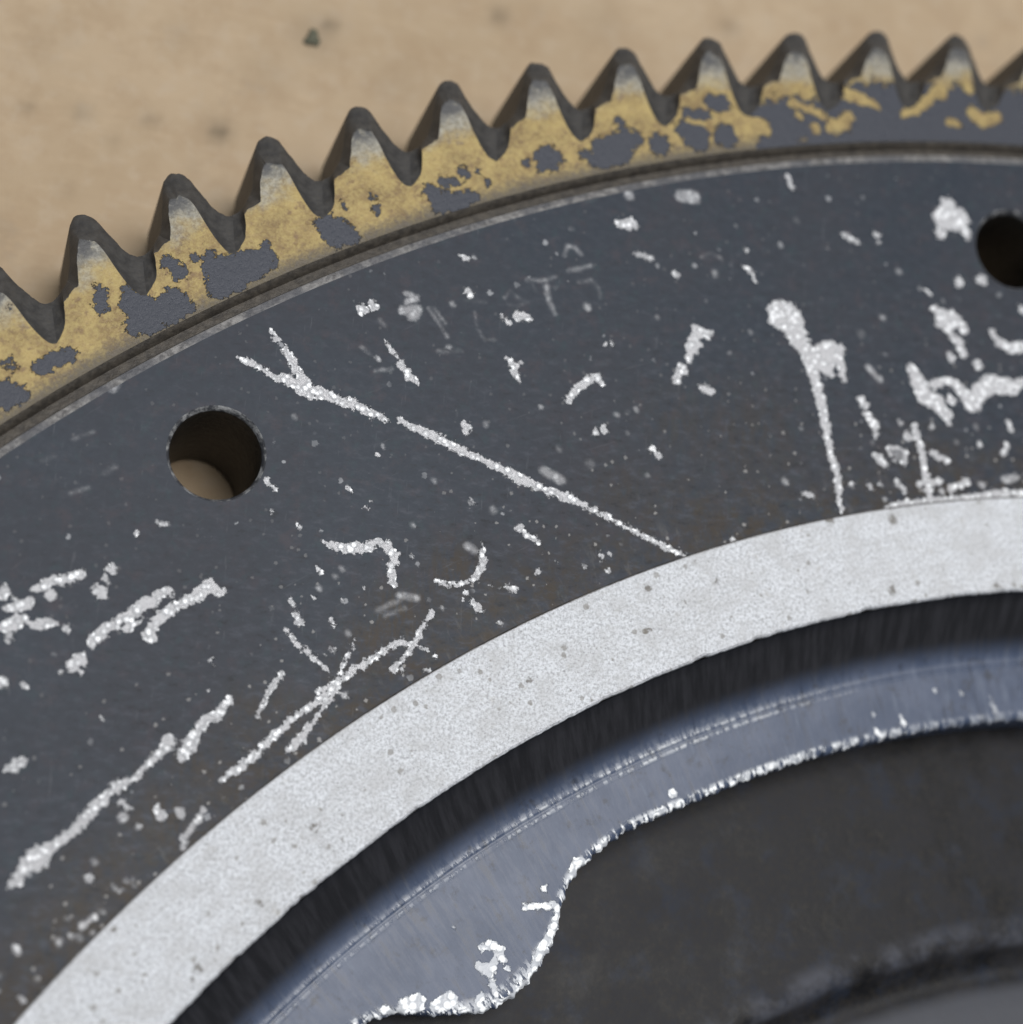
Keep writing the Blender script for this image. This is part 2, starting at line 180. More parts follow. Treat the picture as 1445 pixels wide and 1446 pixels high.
GOLD_CHIPS = [
(1,[(-59.23,75.68,0.57),(-59.13,74.97,0.63)]),(1,[(-57.73,75.33,1.25),(-56.8,75.11,1.37),(-55.9,75.26,1.26)]),
(1,[(-57.4,74.4,1.14),(-56.51,74.55,0.91)]),(1,[(-55.25,75.61,0.57)]),(1,[(-58.01,75.89,0.57)]),(1,[(-56.26,77.61,0.69),(-55.76,77.26,0.81)]),
(1,[(-55.15,78.11,0.35)]),(1,[(-55.97,75.93,0.92),(-55.5,75.76,0.92)]),
(1,[(-54.33,77.94,1.04),(-53.37,77.67,1.51),(-52.48,78.2,1.51),(-51.69,78.59,1.05)]),(1,[(-53.88,76.96,1.27)]),(1,[(-53.09,77.22,0.81)]),
(1,[(-51.87,79.31,0.47)]),(1,[(-54.37,78.37,0.46)]),(1,[(-48.75,80.5,0.95),(-47.9,80.53,1.07)]),(1,[(-49.26,80.8,0.47)]),(1,[(-63.16,74.24,0.16)]),
(1,[(-62.94,71.6,0.44),(-62.7,71.4,0.33)]),(1,[(-61.53,71.58,0.67),(-60.92,72.03,0.78),(-60.3,72.37,0.67)]),(1,[(-62.79,70.33,0.88)]),
(1,[(-62.85,69.97,1.21),(-62.23,70.18,0.77)]),(1,[(-49.02,80.97,0.95),(-48.41,80.82,1.07)]),(1,[(-48.48,80.23,0.83)]),(1,[(-46.91,82.78,0.38)]),
(1,[(-46.62,82.18,0.43)]),(1,[(-48.26,82.01,0.26)]),(1,[(-42.39,84.94,0.54)]),(1,[(-43.47,84.21,0.49),(-42.72,84.28,0.44)]),
(1,[(-43.93,83.59,0.73),(-43.4,83.03,1.09),(-42.54,83.32,1.09),(-41.8,83.72,0.61)]),(1,[(-39.19,86.09,0.32)]),
(1,[(-38.01,86.99,0.57),(-38.5,86.49,0.62),(-37.72,86.5,0.99),(-38.28,85.99,0.62)]),(1,[(-35.28,87.66,0.88),(-34.37,88.11,1.01),(-33.45,88.42,0.76)]),
(1,[(-35.12,87,0.88),(-34.21,87.58,1.13)]),(1,[(-32.1,88.41,0.96)]),(1,[(-36.18,87.07,0.5),(-35.64,86.9,0.5)]),(1,[(-34.42,89.34,0.3)]),
(1,[(-34.14,88.98,0.28)]),(1,[(-41.63,85.09,0.2)]),(1,[(-41.1,84.65,0.2)]),(1,[(-29.19,91.37,0.77),(-28.64,91.48,0.77)]),
(1,[(-30.67,90.51,0.46),(-29.58,90.58,0.38)]),(1,[(-30.78,89.5,0.76),(-30.09,89.22,1.4)]),(1,[(-28.45,89.61,1.15)]),
(1,[(-25.84,91.18,1.55),(-24.99,90.64,1.56)]),(1,[(-24.16,91.8,0.78),(-23.32,92.26,0.52)]),(1,[(-22.88,91.62,0.65)]),
(1,[(-25.68,90.07,1.29),(-23.86,90.64,0.91),(-23.01,90.59,0.78)]),(1,[(-21.02,92.28,1.18),(-19.72,92.54,1.98),(-18.71,92.6,1.85)]),
(1,[(-21.02,91.27,1.44),(-18.27,91.81,1.72),(-16.65,92.27,1.73)]),(1,[(-15.61,93.65,1.6),(-16.65,93.15,1.33)]),(1,[(-15.91,94.33,0.8)]),
(1,[(-15.01,94.07,1.07),(-14.57,94.3,0.67)]),(1,[(-14.58,92.53,1.2)]),(1,[(-12.02,93.62,1.08),(-11.11,93.35,0.95)]),(1,[(-11.09,94.85,0.81)]),
(1,[(-13.09,92.53,0.94),(-13.99,92.35,1.07)]),(1,[(-19.73,93.85,0.79),(-18.56,93.8,1.19)]),(1,[(-20.75,93.94,0.32),(-19.73,93.78,0.4)]),
(1,[(-17.83,92.18,1.19)]),(1,[(-16.21,92.36,1.2)]),(1,[(-14.57,93.41,0.8)]),(1,[(-26.27,91.38,0.78)]),
]
GOLD_ISLANDS = [
(1,[(-21.47,93.43,0.58),(-20.6,93.31,0.53),(-19.8,93.08,0.34)]),(1,[(-18.05,93.02,0.45),(-17.39,93.3,0.35),(-16.28,94.48,0.59),(-15.83,95.16,0.75)]),
(1,[(-15.9,94.63,0.54)]),(1,[(-14.55,95.94,0.54),(-14.18,95.27,0.54)]),(1,[(-13.97,93.83,0.62),(-13.37,93.5,0.75),(-12.54,93.82,0.62)]),
(1,[(-15.39,93.03,0.35),(-14.73,92.91,0.29)]),(1,[(-22.31,91.31,0.73),(-21.74,91.56,0.79),(-21.46,92.12,0.58)]),(1,[(-24.07,90.25,0.26)]),
(1,[(-23.37,91.1,0.44)]),(1,[(-24.74,92.26,0.34),(-23.88,92.15,0.31),(-22.88,91.91,0.29)]),(1,[(-27.36,90.45,1.03),(-26.39,90.5,0.9)]),
(1,[(-26.86,89.84,0.51)]),(1,[(-24.2,94.11,0.52),(-23.9,93.01,0.78)]),(1,[(-24.37,91.69,0.31)]),
]
FACE_GRIME = [
(0.9,[(-41.66,64.59,2)]),(1,[(-44.2,61.97,2.29)]),(0.9,[(-45.28,60.68,1.95)]),(0.7,[(-42.91,62.8,1.98)]),(0.9,[(-28.53,68.01,2.09)]),
(0.5,[(-26.77,73.1,4.26)]),(0.4,[(-30.57,73.29,3.16)]),(0.7,[(-45.99,59.11,1.62)]),(0.9,[(-58.26,44.77,3.27)]),(0.8,[(-55.81,49.38,2.44)]),
(0.9,[(-57.29,46.59,3.3)]),(0.8,[(-52.62,54.11,1.87)]),(0.9,[(-53.92,51.67,2.47)]),(0.9,[(-59.27,43.55,2.66)]),(0.7,[(-50.65,56.68,1.9)]),
(0.8,[(-49.06,56.84,1.91)]),(0.8,[(-50.96,53.17,1.56)]),(0.5,[(-33.38,69.24,2.76)]),(0.5,[(-39.48,62.86,2.33)]),
]
CARD_STAINS = [
(0.6,[(-38.83,99.08,0.96)]),(0.3,[(-49.1,95.65,2.32)]),(0.4,[(-60.87,88.71,0.81)]),(0.4,[(-57.31,88.93,0.74)]),(0.85,[(-53.69,88.98,0.98)]),
(0.25,[(-53.86,89.19,1.5)]),(0.35,[(-63.62,88.48,0.73)]),(0.2,[(-59.09,87.35,0.74)]),(0.35,[(-24.93,101.35,1.08)]),(0.7,[(-48.33,96.42,0.93)]),
(0.15,[(-54.74,86.64,0.97)]),(0.15,[(-61.09,84.25,0.87)]),(0.12,[(-56.45,94.09,1.51)]),(0.12,[(-44.38,93.62,2.33)]),(0.1,[(-63.27,92.23,2.96)]),
(0.12,[(-51.4,93.04,2.67)]),(0.12,[(-32.75,100.04,2.43)]),
]
CRUMB = [
(1,[(-49.23,95.41,0.93)]),
]

# ------------------------------------------------------------------ node helper
class NT:
    def __init__(self, name):
        self.m = bpy.data.materials.new(name)
        self.m.use_nodes = True
        self.t = self.m.node_tree
        self.t.nodes.clear()
        self.out = self.t.nodes.new('ShaderNodeOutputMaterial')
        self.b = self.t.nodes.new('ShaderNodeBsdfPrincipled')
        self.t.links.new(self.b.outputs[0], self.out.inputs[0])
        tc = self.t.nodes.new('ShaderNodeTexCoord')
        self.co = tc.outputs['Object']
    def put(self, sock, v):
        if isinstance(v, (int, float)):
            sock.default_value = v
        elif isinstance(v, tuple):
            sock.default_value = v if len(v) == 4 or len(sock.default_value) == 3 else v + (1,)
        else:
            self.t.links.new(v, sock)
    def set(self, **k):
        for a, v in k.items():
            self.put(self.b.inputs[a.replace('_', ' ')], v)
    def math(self, op, a, b=0.0, c=0.0, clamp=False):
        n = self.t.nodes.new('ShaderNodeMath'); n.operation = op; n.use_clamp = clamp
        for i, v in enumerate((a, b, c)): self.put(n.inputs[i], v)
        return n.outputs[0]
    def noise(self, scale, detail=4, rough=0.55, co=None, dist=0.0):
        n = self.t.nodes.new('ShaderNodeTexNoise')
        self.t.links.new(co or self.co, n.inputs['Vector'])
        n.inputs['Scale'].default_value = scale; n.inputs['Detail'].default_value = detail
        n.inputs['Roughness'].default_value = rough; n.inputs['Distortion'].default_value = dist
        return n.outputs['Fac']
    def vor(self, scale, feature='F1', co=None, rnd=1.0):
        n = self.t.nodes.new('ShaderNodeTexVoronoi'); n.feature = feature
        self.t.links.new(co or self.co, n.inputs['Vector'])
        n.inputs['Scale'].default_value = scale; n.inputs['Randomness'].default_value = rnd
        return n.outputs['Distance'], n.outputs['Color']
    def ramp(self, v, lo, hi, a=0.0, b=1.0):
        n = self.t.nodes.new('ShaderNodeMapRange'); n.interpolation_type = 'SMOOTHSTEP'
        self.put(n.inputs[0], v)
        for i, x in enumerate((lo, hi, a, b)): self.put(n.inputs[i + 1], x)
        return n.outputs[0]
    def mix(self, f, a, b):
        n = self.t.nodes.new('ShaderNodeMix'); n.data_type = 'RGBA'
        self.put(n.inputs[0], f); self.put(n.inputs[6], a); self.put(n.inputs[7], b)
        return n.outputs[2]
    def attr(self, name):
        n = self.t.nodes.new('ShaderNodeAttribute'); n.attribute_name = name
        return n.outputs['Fac']
    def bump(self, h, dist, strength=1.0, normal=None):
        n = self.t.nodes.new('ShaderNodeBump')
        n.inputs['Strength'].default_value = strength; n.inputs['Distance'].default_value = dist
        self.put(n.inputs['Height'], h)
        if normal is not None: self.t.links.new(normal, n.inputs['Normal'])
        return n.outputs[0]
    def sep(self):
        n = self.t.nodes.new('ShaderNodeSeparateXYZ'); self.t.links.new(self.co, n.inputs[0])
        return n.outputs
    def radius(self):
        x, y, z = self.sep()
        return self.math('SQRT', self.math('ADD', self.math('MULTIPLY', x, x), self.math('MULTIPLY', y, y)))
    def polar(self, sa, sr):
        x, y, z = self.sep()
        n = self.t.nodes.new('ShaderNodeCombineXYZ')
        self.put(n.inputs[0], self.math('MULTIPLY', self.math('ARCTAN2', y, x), sa))
        self.put(n.inputs[1], self.math('MULTIPLY', self.radius(), sr))
        return n.outputs[0]
    def red(self, c):
        n = self.t.nodes.new('ShaderNodeSeparateColor'); self.t.links.new(c, n.inputs[0])
        return n.outputs
    def mapping(self, scale, rotz=0.0):
        n = self.t.nodes.new('ShaderNodeMapping')
        self.t.links.new(self.co, n.inputs['Vector'])
        n.inputs['Scale'].default_value = scale; n.inputs['Rotation'].default_value = (0, 0, rotz)
        return n.outputs[0]

def specks(k, scale, rmax, keep, co=None):
    """sparse round specks: voronoi cells of which only some carry a speck"""
    d, c = k.vor(scale, co=co)
    r = k.red(c)
    size = k.math('MULTIPLY', k.ramp(r[0], keep, 1.0), rmax)
    wob = k.math('MULTIPLY', k.math('SUBTRACT', k.noise(scale * 3.5, 3, .65), .5), rmax * 1.6)
    return k.ramp(k.math('ADD', k.math('SUBTRACT', size, d), wob), 0.02, 0.10)

# ---- dark painted face with scratches down to bright metal
def mat_face():
    k = NT("dark_painted_steel")
    r = k.radius()
    n1 = k.noise(0.12, 5); n2 = k.noise(2.2, 5, 0.65); n3 = k.noise(14, 3, 0.6)
    base = k.mix(k.ramp(n1, .3, .7), (.024, .031, .043), (.034, .037, .046))
    base = k.mix(k.math('MULTIPLY', k.ramp(n2, .35, .75), .35), base, (.042, .050, .063))
    base = k.mix(k.math('MULTIPLY', k.ramp(k.noise(.9, 4, .7), .50, .72), .55), base, (.052, .044, .052))
    base = k.mix(k.math('MULTIPLY', k.ramp(k.noise(1.3, 4, .7, co=k.mapping((1, 1, 1), 1.9)), .52, .72), .45), base, (.030, .050, .058))
    # brown grime next to the machined band
    stn = k.math('MULTIPLY', k.attr('grime'), k.ramp(k.noise(1.3, 5, .75, co=k.mapping((1.6, .6, 1), .7)), .34, .60))
    near = k.ramp(k.math('ADD', r, k.math('MULTIPLY', k.noise(.22, 4, .6), 7.0)), 76.0, 82.0, 1.0, 0.0)
    rs = k.noise(1.0, 4, .7, co=k.polar(130, .5))
    base = k.mix(k.math('MULTIPLY', k.math('MULTIPLY', k.ramp(rs, .55, .72), k.ramp(r, 73.3, 76.5, 1.0, 0.0)), .28), base, (.22, .21, .19))
    brown = k.math('MAXIMUM', k.math('MULTIPLY', near, k.ramp(k.noise(1.1, 5, .7), .36, .66)), stn)
    base = k.mix(k.math('MULTIPLY', brown, .95), base, (.044, .034, .024))
    mot = k.noise(1.0, 5, .72, co=k.mapping((1.1, 2.6, 1), -.75))
    base = k.mix(k.math('MULTIPLY', k.ramp(mot, .50, .70), k.ramp(r, 74, 90, .75, .30)), base, (.058, .064, .080))
    base = k.mix(k.math('MULTIPLY', k.ramp(mot, .46, .30), k.ramp(r, 74, 90, .80, .30)), base, (.017, .018, .021))
    # faint circular brush strokes / hair scratches
    hs = k.math('MAXIMUM', k.ramp(k.noise(1.0, 3, .7, co=k.mapping((5.0, .45, 1), .62)), .62, .78), k.ramp(k.noise(1.0, 3, .7, co=k.polar(24, 5.0)), .64, .80))
    base = k.mix(k.math('MULTIPLY', hs, .11), base, (.30, .31, .33))
    tiny = specks(k, 1.5, .30, .78)
    tiny = k.math('MULTIPLY', tiny, k.ramp(k.noise(.35, 2), .42, .62))
    base = k.mix(k.math('MULTIPLY', tiny, .55), base, (.40, .41, .43))
    tin2 = k.math('MULTIPLY', specks(k, 3.0, .34, .74), k.ramp(r, 74, 84, .60, .10))
    base = k.mix(tin2, base, (.34, .33, .32))
    # traced scratches
    sd = k.attr("mark"); st = k.attr("mark_strength")
    jig = k.math('ADD', k.math('MULTIPLY', k.math('SUBTRACT', k.noise(3.0, 4, .62), .5), .80),
                 k.math('MULTIPLY', k.math('SUBTRACT', k.noise(11, 2, .6), .5), .14))
    jig = k.math('MULTIPLY', jig, k.ramp(st, .25, .8, .22, 1.0))
    m = k.ramp(k.math('ADD', sd, jig), k.ramp(st, .3, .75, -.10, .01), k.ramp(st, .3, .75, .20, .09))
    m = k.math('MULTIPLY', m, k.ramp(k.math('ADD', st, k.noise(1.8, 4, .7)), .62, .92, .25, 1.0))
    vd, vc = k.vor(3.0)
    nod = k.ramp(k.math('ADD', vd, k.math('MULTIPLY', k.noise(8, 3, .6), .3)), .85, .35)
    tone = k.mix(k.math('MULTIPLY', nod, k.ramp(k.noise(2.2, 4, .7), .30, .62, .45, 1.0)), (.42, .42, .435), (.94, .95, .97))
    full = k.math('MULTIPLY', m, st)
    colr = k.mix(full, base, tone)
    rough = k.math('ADD', k.ramp(n1, .3, .7, .46, .54), k.math('MULTIPLY', full, -.12))
    h = k.math('ADD', k.math('MULTIPLY', full, k.math('ADD', k.math('MULTIPLY', nod, .8), k.math('MULTIPLY', k.noise(7, 3, .7), .6))),
               k.math('ADD', k.math('MULTIPLY', n3, .006), k.math('MULTIPLY', n2, .02)))
    k.set(Base_Color=colr, Roughness=rough, Metallic=k.math('MULTIPLY', full, .25), Specular_IOR_Level=k.math('ADD', .13, k.math('MULTIPLY', full, .4)),
          Normal=k.bump(h, .00022, .8))
    return k.m

# ---- bright machined band
def mat_band():
    k = NT("bright_machined_steel")
    n1 = k.noise(.35, 4); n2 = k.noise(6.5, 4, .75); n3 = k.noise(17, 3, .7)
    base = k.mix(k.ramp(n2, .34, .60), (.36, .37, .39), (.66, .68, .715))
    base = k.mix(k.math('MULTIPLY', k.ramp(k.noise(.6, 5, .7), .40, .66), .55), base, (.42, .42, .425))
    grain = k.math('MULTIPLY', k.ramp(k.noise(9, 4, .7), .56, .68), k.ramp(n1, .3, .6, .35, 1.0))
    base = k.mix(k.math('MULTIPLY', grain, .75), base, (.15, .15, .155))
    pit = specks(k, .85, .30, .60)
    pit = k.math('MULTIPLY', pit, k.ramp(k.noise(3, 4, .7), .36, .55))
    base = k.mix(k.math('MULTIPLY', pit, .80), base, (.085, .070, .050))
    pit2 = specks(k, 2.0, .36, .66)
    base = k.mix(k.math('MULTIPLY', pit2, .6), base, (.16, .145, .12))
    turn = k.noise(1.0, 4, .7, co=k.polar(9, 6.0))
    base = k.mix(k.math('MULTIPLY', k.ramp(turn, .46, .68), .30), base, (.38, .385, .39))
    stain = k.ramp(k.noise(.9, 5, .75), .58, .72)
    base = k.mix(k.math('MULTIPLY', stain, .30), base, (.30, .27, .22))
    r = k.radius()
    edge = k.ramp(k.math('ADD', r, k.math('MULTIPLY', k.math('SUBTRACT', n2, .5), .16)), 72.97, 73.05)
    base = k.mix(k.math('MULTIPLY', edge, .9), base, (.055, .046, .038))
    h = k.math('ADD', n2, k.math('MULTIPLY', n3, .6))
    k.set(Base_Color=base, Metallic=.30, Roughness=k.ramp(n2, .3, .7, .36, .58), Normal=k.bump(h, .00016, .55))
    return k.m

# ---- inner step: thick dark glossy paint with worn edges and painted-in highlights
def mat_step():
    k = NT("glossy_dark_casting_paint")
    n1 = k.noise(.5, 4); n2 = k.noise(4, 4, .6)
    r = k.radius()
    base = k.mix(k.ramp(n1, .3, .7), (.045, .062, .105), (.072, .090, .138))
    # radial drag marks across the ledge
    rad = k.noise(1.0, 4, .65, co=k.polar(150, .35))
    base = k.mix(k.math('MULTIPLY', k.ramp(rad, .52, .74), .45), base, (.150, .175, .225))
    base = k.mix(k.math('MULTIPLY', k.ramp(rad, .48, .30), .50), base, (.022, .026, .038))
    grime = k.math('MULTIPLY', k.ramp(k.noise(1.2, 5, .7), .54, .72), .6)
    base = k.mix(grime, base, (.022, .022, .025))
    # slope under the band, much darker than the ledge
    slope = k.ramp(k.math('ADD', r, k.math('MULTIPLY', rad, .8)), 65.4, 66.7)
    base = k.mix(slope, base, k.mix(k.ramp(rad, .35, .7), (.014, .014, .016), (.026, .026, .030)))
    # bare crumbly nodules and edges, their highlights painted in near white
    sd = k.attr("mark"); st = k.attr("mark_strength")
    vd, vc = k.vor(2.6)
    nod = k.ramp(k.math('ADD', vd, k.math('MULTIPLY', k.noise(7, 3, .6), .25)), .78, .50)
    jig = k.math('MULTIPLY', k.math('SUBTRACT', k.noise(4.0, 4, .65), .5), .55)
    m = k.math('MULTIPLY', k.math('MULTIPLY', k.ramp(k.math('ADD', sd, jig), .02, .10), st), k.math('ADD', .45, k.math('MULTIPLY', nod, .55)))
    tick = k.ramp(k.noise(1.0, 3, .7, co=k.polar(190, .8)), .42, .58)
    glint = k.math('MULTIPLY', k.attr("wear_glint"), k.ramp(k.math('ADD', k.math('MULTIPLY', tick, .5), k.math('MULTIPLY', k.noise(1.1, 4, .7), 1.0)), .55, .85))
    m = k.math('MAXIMUM', m, k.math('MULTIPLY', glint, k.math('ADD', .5, k.math('MULTIPLY', nod, .5))))
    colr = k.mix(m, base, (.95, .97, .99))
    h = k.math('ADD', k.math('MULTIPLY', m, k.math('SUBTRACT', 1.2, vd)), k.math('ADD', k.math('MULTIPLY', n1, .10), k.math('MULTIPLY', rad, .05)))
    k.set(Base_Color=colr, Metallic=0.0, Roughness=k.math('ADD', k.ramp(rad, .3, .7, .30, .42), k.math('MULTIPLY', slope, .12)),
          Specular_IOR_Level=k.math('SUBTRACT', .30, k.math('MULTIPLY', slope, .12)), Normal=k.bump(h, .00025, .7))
    return k.m

def mat_web():
    k = NT("dull_cast_iron")
    n1 = k.noise(.35, 5, .65); n2 = k.noise(3, 5, .7)
    base = k.mix(k.ramp(n1, .34, .66), (.007, .007, .008), (.020, .020, .023))
    base = k.mix(k.math('MULTIPLY', k.ramp(k.noise(.6, 4, .6, co=k.mapping((1, 1, 1), 1.1)), .50, .70), .6), base, (.016, .021, .034))
    base = k.mix(k.math('MULTIPLY', k.ramp(n2, .45, .7), .5), base, (.026, .022, .017))
    r = k.radius()
    ring = k.math('MULTIPLY', k.ramp(r, 50.3, 50.8), k.ramp(r, 51.3, 52.3, 1.0, 0.0))
    base = k.mix(k.math('MULTIPLY', k.ramp(r, 49.0, 48.0), .8), base, (.075, .078, .090))
    worn = k.math('MULTIPLY', ring, k.ramp(k.noise(.45, 3, .6), .36, .66))
    base = k.mix(k.math('MULTIPLY', worn, .6), base, (.085, .09, .11))
    k.set(Base_Color=base, Roughness=k.ramp(n1, .3, .7, .42, .60), Specular_IOR_Level=.14, Normal=k.bump(n1, .0003, .25))
    return k.m

# ---- edge of the disc: worn line, dirty groove
def mat_rim():
    k = NT("worn_rim_and_dirty_groove")
    r = k.radius()
    n = k.noise(2.4, 5, .7); n2 = k.noise(.3, 3)
    groove = k.mix(k.ramp(n, .3, .7), (.028, .024, .020), (.070, .060, .048))
    line = k.mix(k.ramp(n, .35, .65), (.075, .072, .072), (.23, .222, .215))
    line = k.mix(k.math('MULTIPLY', k.ramp(k.noise(.55, 4, .6), .42, .60), .75), line, (.060, .062, .072))
    f = k.ramp(k.math('ADD', r, k.math('MULTIPLY', k.math('SUBTRACT', n, .5), .25)), 92.13, 92.23)
    k.set(Base_Color=k.mix(f, line, groove), Roughness=.55, Metallic=.15,
          Normal=k.bump(n, .0002, .6))
    return k.m

# ---- gear: gold coat with chips (local y = radius)
def mat_gold():
    k = NT("chipped_gold_coat")
    x, y, z = k.sep()
    oi = k.t.nodes.new('ShaderNodeObjectInfo')
    sh = k.t.nodes.new('ShaderNodeVectorMath'); sh.operation = 'ADD'
    cv = k.t.nodes.new('ShaderNodeCombineXYZ')
    k.t.links.new(k.math('MULTIPLY', oi.outputs['Random'], 90.0), cv.inputs[0])
    k.t.links.new(k.co, sh.inputs[0]); k.t.links.new(cv.outputs[0], sh.inputs[1])
    co = sh.outputs[0]
    n1 = k.noise(.9, 4, .6, co=co); n2 = k.noise(4.5, 5, .7, co=co); n3 = k.noise(2.0, 4, .65, co=co)
    gold = k.mix(k.ramp(n1, .30, .70), (.165, .105, .036), (.33, .24, .085))
    gold = k.mix(k.math('MULTIPLY', k.ramp(n2, .40, .66), .55), gold, (.42, .335, .135))
    gold = k.mix(k.math('MULTIPLY', k.ramp(n3, .54, .70), .75), gold, (.145, .085, .040))
    gold = k.mix(k.math('MULTIPLY', k.ramp(k.noise(6.5, 4, .75, co=co), .58, .72), .7), gold, (.060, .045, .028))
    # worn grey tooth ends
    yy = k.math('ADD', y, k.math('MULTIPLY', k.math('SUBTRACT', n3, .5), 1.1))
    grey = k.mix(k.ramp(n2, .35, .65), (.17, .155, .115), (.33, .32, .28))
    yg = k.math('ADD', yy, k.math('MULTIPLY', k.math('SUBTRACT', k.noise(.8, 3, .6, co=co), .5), 2.4))
    gold = k.mix(k.math('MULTIPLY', k.ramp(yg, 96.3, 97.9), .95), gold, grey)
    gold = k.mix(k.math('MULTIPLY', k.ramp(yy, 97.35, 98.35), k.ramp(n3, .22, .50)), gold, (.060, .060, .062))
    # dirt along the groove
    yd = k.math('ADD', y, k.math('MULTIPLY', k.math('SUBTRACT', n2, .5), 1.1))
    gold = k.mix(k.ramp(yd, 93.1, 94.1, .90, 0.0), gold, (.070, .060, .046))
    # dark steel showing through the chips
    sd = k.attr("chip")
    jig = k.math('ADD', k.math('MULTIPLY', k.math('SUBTRACT', k.noise(2.8, 5, .72, co=co), .5), 1.35),
                 k.math('MULTIPLY', k.math('SUBTRACT', k.noise(9, 2, .6, co=co), .5), .16))
    chip = k.ramp(k.math('ADD', sd, jig), -.06, .0)
    steel = k.mix(k.ramp(n2, .35, .65), (.021, .025, .038), (.036, .040, .053))
    c = k.mix(chip, gold, steel)
    h = k.math('ADD', k.math('MULTIPLY', chip, -.8), k.math('MULTIPLY', n2, .5))
    k.set(Base_Color=c, Metallic=.12, Roughness=k.ramp(n2, .3, .7, .42, .6), Normal=k.bump(h, .00022, .8))
    return k.m

def mat_gear_steel():
    k = NT("oily_gear_steel")
    n = k.noise(1.6, 5, .65); n2 = k.noise(8, 3, .6)
    base = k.mix(k.ramp(n, .3, .7), (.034, .033, .033), (.066, .063, .060))
    base = k.mix(k.math('MULTIPLY', k.ramp(n2, .5, .7), .3), base, (.060, .052, .036))
    k.set(Base_Color=base, Metallic=.1, Roughness=.56, Specular_IOR_Level=.35, Normal=k.bump(n, .0003, .4))
    return k.m

def mat_hole():
    k = NT("drilled_bore")
    x, y, z = k.sep()
    n = k.noise(2.5, 4, .7)
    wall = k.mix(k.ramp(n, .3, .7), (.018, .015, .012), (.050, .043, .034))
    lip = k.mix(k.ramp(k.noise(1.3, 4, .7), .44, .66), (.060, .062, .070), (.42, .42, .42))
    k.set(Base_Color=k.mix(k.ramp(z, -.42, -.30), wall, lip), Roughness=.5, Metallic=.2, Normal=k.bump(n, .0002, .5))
    return k.m

def mat_card():
    k = NT("brown_cardboard")
    n1 = k.noise(5, 5, .6); n2 = k.noise(40, 5, .65)
    n3 = k.noise(1.0, 4, .6, co=k.mapping((260, 900, 1), .3)); n4 = k.noise(210, 4, .7)
    n5 = k.noise(480, 4, .65)
    base = k.mix(k.ramp(n2, .32, .68), (.345, .262, .172), (.40, .312, .215))
    base = k.mix(k.math('MULTIPLY', k.ramp(n1, .35, .65), .35), base, (.375, .275, .175))
    base = k.mix(k.math('MULTIPLY', k.ramp(n4, .42, .66), .50), base, (.315, .228, .145))
    base = k.mix(k.math('MULTIPLY', k.ramp(n3, .5, .75), .22), base, (.48, .37, .25))
    base = k.mix(k.math('MULTIPLY', k.ramp(n5, .48, .68), .40), base, (.40, .325, .24))
    base = k.mix(k.math('MULTIPLY', k.ramp(k.noise(120, 5, .7), .60, .72), .35), base, (.24, .18, .12))
    st = k.attr("stain")
    base = k.mix(st, base, (.12, .095, .065))
    k.set(Base_Color=base, Roughness=.85, Specular_IOR_Level=.25, Normal=k.bump(k.math('ADD', n3, n4), .0003, .35))
    return k.m

def mat_crumb():
    k = NT("greenish_dirt")
    n = k.noise(900, 3)
    k.set(Base_Color=k.mix(n, (.05, .055, .035), (.12, .115, .08)), Roughness=.8)
    return k.m

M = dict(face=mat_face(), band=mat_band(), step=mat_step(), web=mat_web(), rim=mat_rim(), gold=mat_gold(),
         gear=mat_gear_steel(), hole=mat_hole(), card=mat_card(), crumb=mat_crumb())

# ------------------------------------------------------------------ mesh helpers
def build(name, verts, faces, mats, parent=None, mat_idx=None, smooth=40, attrs=None):
    me = bpy.data.meshes.new(name)
    V = np.asarray(verts, dtype=np.float32)
    F = np.asarray(faces, dtype=np.int32)
    n, c = F.shape
    me.vertices.add(len(V)); me.vertices.foreach_set('co', V.ravel())
    me.loops.add(n * c); me.loops.foreach_set('vertex_index', F.ravel())
    me.polygons.add(n)
    me.polygons.foreach_set('loop_start', np.arange(0, n * c, c, dtype=np.int32))
    for m in (mats if isinstance(mats, (list, tuple)) else [mats]): me.materials.append(m)
    if mat_idx is not None: me.polygons.foreach_set('material_index', np.asarray(mat_idx, dtype=np.int32))
    for an, av in (attrs or {}).items():
        a = me.attributes.new(an, 'FLOAT', 'POINT'); a.data.foreach_set('value', np.asarray(av, dtype=np.float32))
    me.update(calc_edges=True)
    me.validate()
    if smooth:
        me.polygons.foreach_set('use_smooth', np.ones(len(me.polygons), dtype=bool))
        me.set_sharp_from_angle(angle=math.radians(smooth))
    o = bpy.data.objects.new(name, me)
    col.objects.link(o)
    if parent is not None: o.parent = parent
    return o

def grid_faces(nr, nc, wrap=False, base=0):
    i = np.arange(nr - 1)[:, None]; j = np.arange(nc if wrap else nc - 1)[None, :]
    a = i * nc + j; b = i * nc + (j + 1) % nc; c = (i + 1) * nc + (j + 1) % nc; d = (i + 1) * nc + j
    return (np.stack([a, b, c, d], -1).reshape(-1, 4) + base).astype(np.int32)

